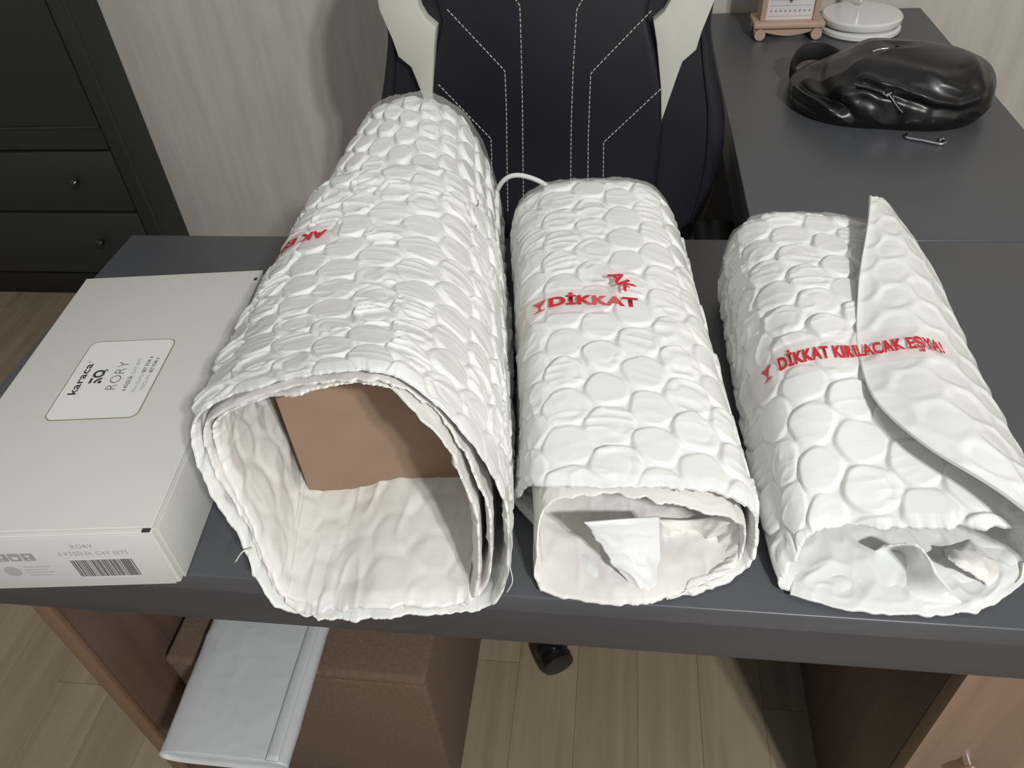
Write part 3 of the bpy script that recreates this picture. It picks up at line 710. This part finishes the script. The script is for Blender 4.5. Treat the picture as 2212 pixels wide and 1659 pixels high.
for k in range(4):
    x0 = -.166+k*.0125
    ic = prism('print_icon', rrect(x0, x0+.0108, .044, .0548, .0012, 4), lambda a, b: (a, FY-.0002, b), lambda a, b: (a, FY+.0003, b), M_INKG, bx, 0, smooth=False)
    me = glass_mesh(.007) if k != 2 else None
    if k == 2: prism('icon_mark', [(x0+.002, .0505), (x0+.0088, .0505), (x0+.0075, .0465), (x0+.0033, .0465)], lambda a, b: (a, FY-.0004, b), lambda a, b: (a, FY, b), M_CARTON, ic, 0, smooth=False)
    elif k != 0:
        for v in me.vertices: v.co = Vector((x0+.0024+v.co.x, FY-.0004, .0458+v.co.y))
        link('icon_mark', me, M_CARTON, ic)
for k in range(4): front_rect('print_line', -.135, -.110-.004*(k % 2), .034-k*.0042, .0352-k*.0042, M_INKF)
prism('print_stamp', rrect(-.155, -.140, .021, .036, .007, 6), lambda a, b: (a, FY-.0002, b), lambda a, b: (a, FY+.0003, b), M_INKF, bx, 0, smooth=False)

# ================================================================== BLACK LEATHER BAG
bag = thing('leather_bag', 'slouched black leather sling bag with a zipper on the return desk', 'bag', (.466, 1.045, Z_DESK), math.radians(-13))
bag_inv = (Matrix.Translation(bag.location) @ Matrix.Rotation(math.radians(-13), 4, 'Z')).inverted()
def seg_d(x, y, a, b):
    ax, ay = a; bx_, by = b; dx, dy = bx_-ax, by-ay
    t = np.clip(((x-ax)*dx+(y-ay)*dy)/(dx*dx+dy*dy), 0, 1)
    return np.hypot(x-ax-t*dx, y-ay-t*dy), t, ((x-ax)*dy-(y-ay)*dx)
BA, BB = .166, .104
nphi, nr = 260, 130
ph = np.linspace(0, 2*np.pi, nphi, endpoint=False)[None]; q_ = np.linspace(.004, 1, nr)[:, None]; th = q_*.64*np.pi
bag_r = (np.abs(np.cos(ph)/BA)**2.7+np.abs(np.sin(ph)/BB)**2.7)**(-1/2.7)*(1+.03*np.sin(3*ph+1)+.02*np.sin(5*ph))
rho = np.where(th < np.pi/2, np.abs(np.sin(th))**.80, np.abs(np.sin(th))**.9)
X = rho*bag_r*np.cos(ph); Y = rho*bag_r*np.sin(ph)
zr = np.sign(np.cos(th))*np.abs(np.cos(th))**.85; zmin_ = abs(math.cos(.64*math.pi))**.85
Hb = .062+.042*sstep(-.13, -.03, X)-.002*sstep(.08, .18, X)
BZ = (zr+zmin_)/(1+zmin_)*Hb+.001+0*ph
BP = np.stack([X, Y, BZ], -1)
bag_m = Matrix.Translation(bag.location) @ Matrix.Rotation(math.radians(-13), 4, 'Z')
bag_R = np.array(bag_m.to_3x3()); bag_T = np.array(bag.location)
def g_normals(P):
    N = np.cross(np.gradient(P, axis=0), np.roll(P, -1, 1)-np.roll(P, 1, 1)); N /= np.linalg.norm(N, axis=2)[..., None]+1e-12
    return N
CX = np.cos(ph)*q_*BA+0*ph; CW = np.sin(ph)*q_*BB*1.45
def bag_ij(P, px, py):
    W = P@bag_R.T+bag_T; N = g_normals(P)@bag_R.T; q = project(W)
    d = np.hypot(q[..., 0]-px, q[..., 1]-py)+1e4*(((W-CAM)*N).sum(-1) > 0)
    return np.unravel_index(np.argmin(d), d.shape)
if (g_normals(BP)[nr//2, :, 2].mean()) < 0: print('bag normals flipped')
fold = 0*CX
for pts, amp, w in (([(1868, 166), (1905, 184), (1960, 200), (2020, 219), (2070, 228), (2108, 214)], .0065, .0065), ([(1858, 182), (1905, 202), (1960, 218), (2020, 238), (2080, 246)], -.0065, .007),
                    ([(1722, 192), (1760, 215), (1800, 240), (1838, 272)], .0075, .006), ([(1735, 185), (1775, 205), (1815, 228), (1845, 255)], -.0065, .006), ([(1706, 205), (1740, 232), (1780, 258)], -.004, .006),
                    ([(1768, 150), (1772, 185), (1795, 215), (1820, 238)], -.0085, .008), ([(1800, 140), (1800, 175), (1822, 205)], .004, .008),
                    ([(2010, 160), (2040, 182), (2075, 198)], .004, .008), ([(1950, 262), (1990, 272), (2040, 280)], .004, .010), ([(1860, 215), (1905, 240), (1945, 252)], -.0035, .009),
                    ([(2098, 130), (2112, 170), (2118, 205)], .004, .008), ([(2085, 150), (2098, 190)], -.004, .008), ([(1880, 120), (1960, 128), (2050, 150)], -.0028, .010), ([(1840, 125), (1860, 150)], .004, .010)):
    ij = [bag_ij(BP, *p) for p in pts]; cc = [(CX[i], CW[i]) for i in ij]
    dm_ = np.full(CX.shape, 9.0)
    for a_, b_ in zip(cc[:-1], cc[1:]): dm_ = np.minimum(dm_, seg_d(CX, CW, a_, b_)[0])
    fold = fold+amp*np.exp(-(dm_/w)**2)
fold = fold+.0035*(ridged(CX/.05+CW/.10, CW/.04-CX/.11, 93)**4)+.006*(fbm(CX/.06, CW/.06, 91, 3)-.5)
BP = BP+g_normals(BP)*(fold*np.clip(4*(1-q_), 0, 1)*np.clip(q_/.05, 0, 1))[..., None]
BP[..., 2] = np.maximum(BP[..., 2], .0008)
V = np.concatenate([BP, np.stack([X[0], Y[0], np.full(nphi, .0008)], -1)[None]]); n_ = len(V)
i = np.arange(n_-1)[:, None]; j = np.arange(nphi)[None]; k = (j+1) % nphi
link('bag_body', np_mesh('bag_body', V, np.stack([i*nphi+j, (i+1)*nphi+j, (i+1)*nphi+k, i*nphi+k], -1)), M_LEATHER, bag)
def bag_hit(px, py, lift=.0):
    ij = bag_ij(BP, px, py); return Vector(BP[ij]+g_normals(BP)[ij]*lift)
# zipper with slider and pull
zp = [bag_hit(px, py, .0012) for px, py in ((1850, 186), (1872, 190), (1896, 196), (1914, 203))]
zt = tube('zipper_tape', [tuple(p) for p in zp], .0042, M_STRAP, bag, 20, 8, (1, .35))
zc = catmull([tuple(p) for p in zp], 26)
tooth = bm_mesh('zipper_tooth', box_bm(-.0008, .0008, -.0026, .0026, -.0006, .0012, .0003, 1)); tooth.materials.append(M_CHROME)
for q in range(0, 26):
    o = link('zipper_tooth', tooth, None, zt); o.location = Vector(zc[q])+Vector((0, 0, .0016))
s0, s1 = bag_hit(1914, 204, .004), bag_hit(1950, 243, .004)
sl = box('zipper_slider', -.0065, .0065, -.0055, .0055, -.001, .004, M_CHROME, bag, .0012); sl.location = s0; sl.rotation_euler = (.5, 0, -.9)
dirv = (s1-s0); ang = math.atan2(dirv.y, dirv.x)
pl = bmesh.new()
outl = [(.003, -.0045), (.034, -.0055), (.042, -.003), (.042, .003), (.034, .0055), (.003, .0045)]
pull = prism('zipper_pull', outl, lambda a, b: (a, b, .0012), lambda a, b: (a, b, 0), M_CHROME, bag, 0.0004, 1)
pitch = math.atan2(dirv.z, math.hypot(dirv.x, dirv.y))
pull.location = s0+Vector((0, 0, .0035)); pull.rotation_euler = (0, -pitch, ang)
hole = prism('pull_window', [(.026, -.0030), (.037, -.0028), (.037, .0028), (.026, .0030)], lambda a, b: (a, b, .0014), lambda a, b: (a, b, .0010), M_PLASTIC, pull, 0, 1)
tz = [bag_hit(px, py, .001) for px, py in ((1885, 112), (1902, 108), (1920, 105))]
tube('top_glint', [tuple(p) for p in tz], .0012, M_CHROME, bag, 12, 8)  # chrome sliver added as the lamp reflection on the bag's top
# strap looped at the left end
st = [(-.155, .055, .015), (-.165, .085, .030), (-.150, .115, .045), (-.115, .120, .048), (-.085, .095, .045), (-.07, .07, .05)]
tube('strap', st, .016, M_STRAP, bag, 40, 12, (.28, 1.0))
# metal hook lying in front
hp = [bag_inv @ Vector(at(px, py, z=Z_DESK+.004)) for px, py in ((1958, 289), (1959, 297), (1995, 304), (2030, 311), (2042, 308), (2043, 302), (2036, 299), (2030, 303))]
tube('metal_hook', [tuple(p) for p in hp], .0022, M_CHROME, bag, 60, 8)

# ================================================================== DESK LAMP AND WOODEN ORNAMENT
lp = thing('desk_lamp', 'white round based desk lamp with chrome stem behind the black bag', 'lamp', (.510, 1.452, Z_DESK))
lathe('base_plate', [(0, .0005), (.080, .0005), (.083, .003), (.083, .010), (.080, .013), (.076, .014)], M_WHITEPL, lp, 64)
lathe('base_cover', [(.074, .0135), (.074, .018), (.0805, .0195), (.082, .023), (.082, .031), (.079, .0345), (.060, .036), (.020, .037), (0, .037)], M_WHITEPL, lp, 64)
tube('stem', [(.0, .035, .043), (.0, .037, .12), (.0, .035, .22), (-.0, .0, .32), (.0, -.05, .36)], .007, M_CHROME, lp, 40, 12)
sh = lathe('lamp_shade', [(.012, .03), (.020, .025), (.045, -.03), (.047, -.03), (.022, .03), (.012, .034), (0, .034)], M_WHITEPL, lp, 40)
sh.location = (0, -.06, .355); sh.rotation_euler = (.5, 0, 0)

orn = thing('wooden_ornament', 'small pale wooden stand with a heart on a patterned board next to the lamp', 'ornament', (.352, 1.415, Z_DESK))
for sx in (-1, 1):
    for yy in (-.012, .045): 
        f = lathe('foot', [(0, -.010), (.011, -.010), (.012, -.006), (.012, .006), (.011, .010), (0, .010)], M_DECOWOOD, orn, 24)
        f.rotation_euler = (math.pi/2, 0, 0); f.location = (sx*.058, yy, .0122)
prism('scalloped_rail', [(-.07, .012), (-.05, .016)]+[(-.04+.08*q/8, .013-.006*math.sin(math.pi*q/8)) for q in range(9)]+[(.05, .016), (.07, .012), (.07, .024), (-.07, .024)],
      lambda a, b: (a, -.012, b), lambda a, b: (a, -.004, b), M_DECOWOOD, orn, 0)
box('base_board', -.073, .073, -.022, .055, .0245, .036, M_DECOWOOD, orn, .003)
for sx in (-1, 1): box('side_post', sx*.054-.006, sx*.054+.006, -.008, .045, .0362, .19, M_DECOWOOD, orn, .002)
box('top_board', -.066, .066, -.014, .05, .1902, .200, M_DECOWOOD, orn, .003)
pb = box('patterned_board', -.0478, .0478, -.002, .004, .0363, .1898, M_DECOWHITE, orn, .0006)
dots = bmesh.new()
for r_ in range(14):
    zz = .044+r_*.0105
    n_d = 9 if r_ % 3 == 1 else 26
    for q in range(n_d):
        xx = -.044+.088*(q+.5)/n_d; h_ = .0022 if n_d == 9 else .0009
        vs_ = [dots.verts.new((xx+a*h_, -.0023, zz+b*h_)) for a, b in ((-1, 0), (0, -1.3), (1, 0), (0, 1.3))]; dots.faces.new(vs_)
dm = bpy.data.meshes.new('printed_pattern'); dots.to_mesh(dm); dots.free(); link('printed_pattern', dm, M_DECOINK, pb)
hpts = [(.028*16*math.sin(t)**3/16, .028*(13*math.cos(t)-5*math.cos(2*t)-2*math.cos(3*t)-math.cos(4*t))/16) for t in np.linspace(0, 2*np.pi, 36, endpoint=False)]
prism('wooden_heart', hpts, lambda a, b: (a, -.010, .102+b), lambda a, b: (a, -.0025, .102+b), M_DECOWOOD, orn, .0012, 2)

# ================================================================== GAMING CHAIR
XC = -.122; CK = .10
def cy(z): return .905+CK*(z-.9)
ch = thing('gaming_chair', 'black and cream gaming chair pushed in behind the desk', 'chair', (XC, .62, 0))
def cw(x, z, d=0.0): return (x-XC, cy(z)-d-.62, z)
def chair_at(px, py, d=0.0):
    r = AX_F+AX_R*(px-IMG_W/2)/FPX+AX_U*(IMG_H/2-py)/FPX
    t = (.905-d+CK*(CAM[2]-.9)-CAM[1])/(r[1]-CK*r[2]); return CAM+t*r
hw = [(.42, .17), (.5, .235), (.58, .270), (.66, .292), (.74, .302), (.80, .298), (.87, .278), (.94, .262), (1.0, .268), (1.06, .276), (1.11, .262), (1.17, .225), (1.24, .19), (1.30, .16), (1.335, .11)]
hwp = catmull([(a, b, 0) for a, b in hw], 60)
outline = [(XC+h, z) for z, h, _ in hwp]+[(XC-h, z) for z, h, _ in hwp[::-1]]
prism('backrest', outline, lambda a, b: cw(a, b, 0), lambda a, b: cw(a, b, -.085), M_CHAIRBLK, ch, .022, 4)
cen = [(.46, .15), (.55, .180), (.66, .192), (.79, .196), (.85, .193), (.90, .180), (.945, .166), (.962, .160), (1.0, .168), (1.08, .178), (1.18, .155), (1.28, .12)]
cp_ = [(XC+h, z) for z, h in cen]+[(XC-h, z) for z, h in cen[::-1]]
cpanel = prism('centre_cushion', cp_, lambda a, b: cw(a, b, .018), lambda a, b: cw(a, b, -.01), M_CHAIRBLK, ch, .010, 3)
wing_px = [(1428, 265), (1427, 189), (1418, 91), (1411, 46), (1435, 24), (1448, 0)]
wing_po = [(1544, 0), (1516, 69), (1504, 108), (1475, 133), (1465, 159)]
wing = [(p[0], p[2]) for p in (chair_at(*q, .020) for q in wing_px)]
z0_ = wing[-1][1]
wing += [(XC+.205, 1.06), (XC+.195, 1.12), (XC+.225, 1.14), (XC+.255, 1.08), (XC+.262, 1.03)]
wing += [(p[0], p[2]) for p in (chair_at(*q, .020) for q in wing_po)]
prism('side_wing', wing, lambda a, b: cw(a, b, .022), lambda a, b: cw(a, b, -.005), M_CHAIRWHT, ch, .003, 2)
wl = [(2*XC-a, b) for a, b in wing]
prism('side_wing', wl[::-1], lambda a, b: cw(a, b, .022), lambda a, b: cw(a, b, -.005), M_CHAIRWHT, ch, .003, 2)
def stitching(pts, parent, d=.0186):
    P = np.array([chair_at(*q, d) for q in pts]); seg = np.linalg.norm(np.diff(P, axis=0), axis=1); cum = np.concatenate([[0], np.cumsum(seg)])
    f = lambda s: np.array([np.interp(s, cum, P[:, c]) for c in range(3)])
    b = bmesh.new(); s = 0
    while s+.005 < cum[-1]:
        p, q = f(s), f(s+.0052); dv = q-p; dv /= np.linalg.norm(dv); w = np.cross(dv, (0, -1, CK)); w /= np.linalg.norm(w); w *= .0007
        base = [p-w, q-w, q+w, p+w]; nn = np.array((0, -.0010, 0))
        vs_ = [b.verts.new(tuple(v-np.array((XC, .62, 0)))) for v in base]+[b.verts.new(tuple(v+nn-np.array((XC, .62, 0)))) for v in base]
        for fa in ((0, 1, 2, 3), (7, 6, 5, 4), (0, 4, 5, 1), (1, 5, 6, 2), (2, 6, 7, 3), (3, 7, 4, 0)): b.faces.new([vs_[t] for t in fa])
        s += .0078
    link('stitching', bm_mesh('stitching', b), M_THREAD, parent)
seams = [[(1112, -4), (1123, 12), (1126, 100), (1129, 250), (1131, 460)], [(966, 20), (1091, 153), (1094, 240), (1097, 460)], [(947, 182), (1061, 300), (1063, 380)],
         [(1260, -4), (1246, 20), (1238, 150), (1234, 270), (1232, 470)], [(1407, 23), (1276, 158), (1271, 290), (1269, 470)], [(1427, 192), (1304, 307), (1302, 470)]]
for sm in seams: stitching(sm, cpanel)
for sx in (-1, 1): tube('bolster_seam', [cw(XC+sx*h, z, .001) for z, h in ((.60, .255), (.70, .272), (.80, .270), (.88, .255), (.95, .243))], .0022, M_CHAIRBLK, ch, 30, 8)
box('seat', -.255, .255, -.24, .27, .41, .515, M_CHAIRBLK, ch, .03, 4)
box('seat_mechanism', -.10, .10, -.10, .12, .372, .409, M_PLASTIC, ch, .008)
box('back_bracket', -.11, .11, .2, .32, .42, .47, M_PLASTIC, ch, .01)
lathe('gas_lift', [(0, .09), (.03, .09), (.03, .24), (.018, .245), (.018, .372), (0, .372)], M_PLASTIC, ch, 24)
for q in range(5):
    a = math.radians(-83+72*q); ca, sa = math.cos(a), math.sin(a)
    lg = tube('base_leg', [(.02*ca, .02*sa, .115), (.15*ca, .15*sa, .105), (.285*ca, .285*sa, .085)], [.030, .024, .018], M_PLASTIC, ch, 12, 10, (1, .7))
    cs_ = tube('caster_stem', [(.285*ca, .285*sa, .05), (.285*ca, .285*sa, .07), (.285*ca, .285*sa, .086)], .006, M_CHROME, ch, 8, 8)
    hd = lathe('caster', [(0, -.024), (.020, -.024), (.029, -.021), (.030, -.006), (.026, -.004), (.026, .004), (.030, .006), (.029, .021), (.020, .024), (0, .024)], M_PLASTIC, ch, 28)
    hd.rotation_euler = (math.pi/2, 0, .5+q); hd.location = (.29*ca, .29*sa, .0305)
for sx in (-1, 1):
    box('armrest_pad', sx*.292-.035, sx*.292+.035, .0, .22, .615, .645, M_PLASTIC, ch, .012, 3)
    box('armrest_post', sx*.29-.016, sx*.29+.016, .06, .12, .43, .614, M_PLASTIC, ch, .006)

# ================================================================== CABLE, OTTOMAN, FOLDED PAPER BAG
cb = tube('white_cable', [(-.175, .622, .7545), (-.178, .625, .79), (-.163, .628, .824), (-.138, .628, .8345), (-.100, .622, .8225), (-.070, .615, .79), (-.055, .606, .7545)], .0036, M_WHITEPL, None, 50, 10)
tag(cb, 'thin white cable arching between the large and middle wrap rolls', 'cable')
ot = thing('ottoman', 'brown fabric storage ottoman under the desk beside the left leg panel', 'ottoman', (-.41, .26, 0))
box('ottoman_body', -.181, .181, -.173, .173, .001, .3785, M_OTTO, ot, .006, 3)
box('ottoman_lid', -.183, .183, -.175, .175, .379, .400, M_OTTO, ot, .008, 4)
pb_ = thing('folded_bag', 'white folded paper bag lying on the brown ottoman under the desk', 'bag')
def flat_prof(y, x0, x1, z0, z1):
    w, h_, cx, cz = (x1-x0)/2, (z1-z0)/2, (x0+x1)/2, (z0+z1)/2
    return [(cx+w*np.sign(math.cos(a))*abs(math.cos(a))**.45, y, cz+h_*np.sign(math.sin(a))*abs(math.sin(a))**.7) for a in np.linspace(math.pi*1.25, -math.pi*.75, 18, endpoint=False)]
lb = Loft([flat_prof(-.045, -.527, -.365, .4035, .434), flat_prof(.15, -.533, -.369, .4035, .436), flat_prof(.34, -.538, -.372, .4035, .432)], [0, .5, 1])
sheet('outer_fold', lb, M_PAPER, pb_, 0.003, None, None, disp=crumple(95, .0012, .05), thick=.0012, zmin=.4005)
lb2 = Loft([flat_prof(-.040, -.522, -.372, .4065, .430), flat_prof(.15, -.528, -.376, .4065, .432), flat_prof(.335, -.533, -.379, .4065, .428)], [0, .5, 1])
sheet('inner_fold', lb2, M_PAPER, pb_, 0.003, None, None, disp=crumple(97, .001, .05), thick=.009, zmin=.403)
tube('rolled_edge', [(-.381, -.044, .4345), (-.383, .10, .4365), (-.386, .335, .4335)], .008, M_PAPER, pb_, 40, 12, (1, .28))
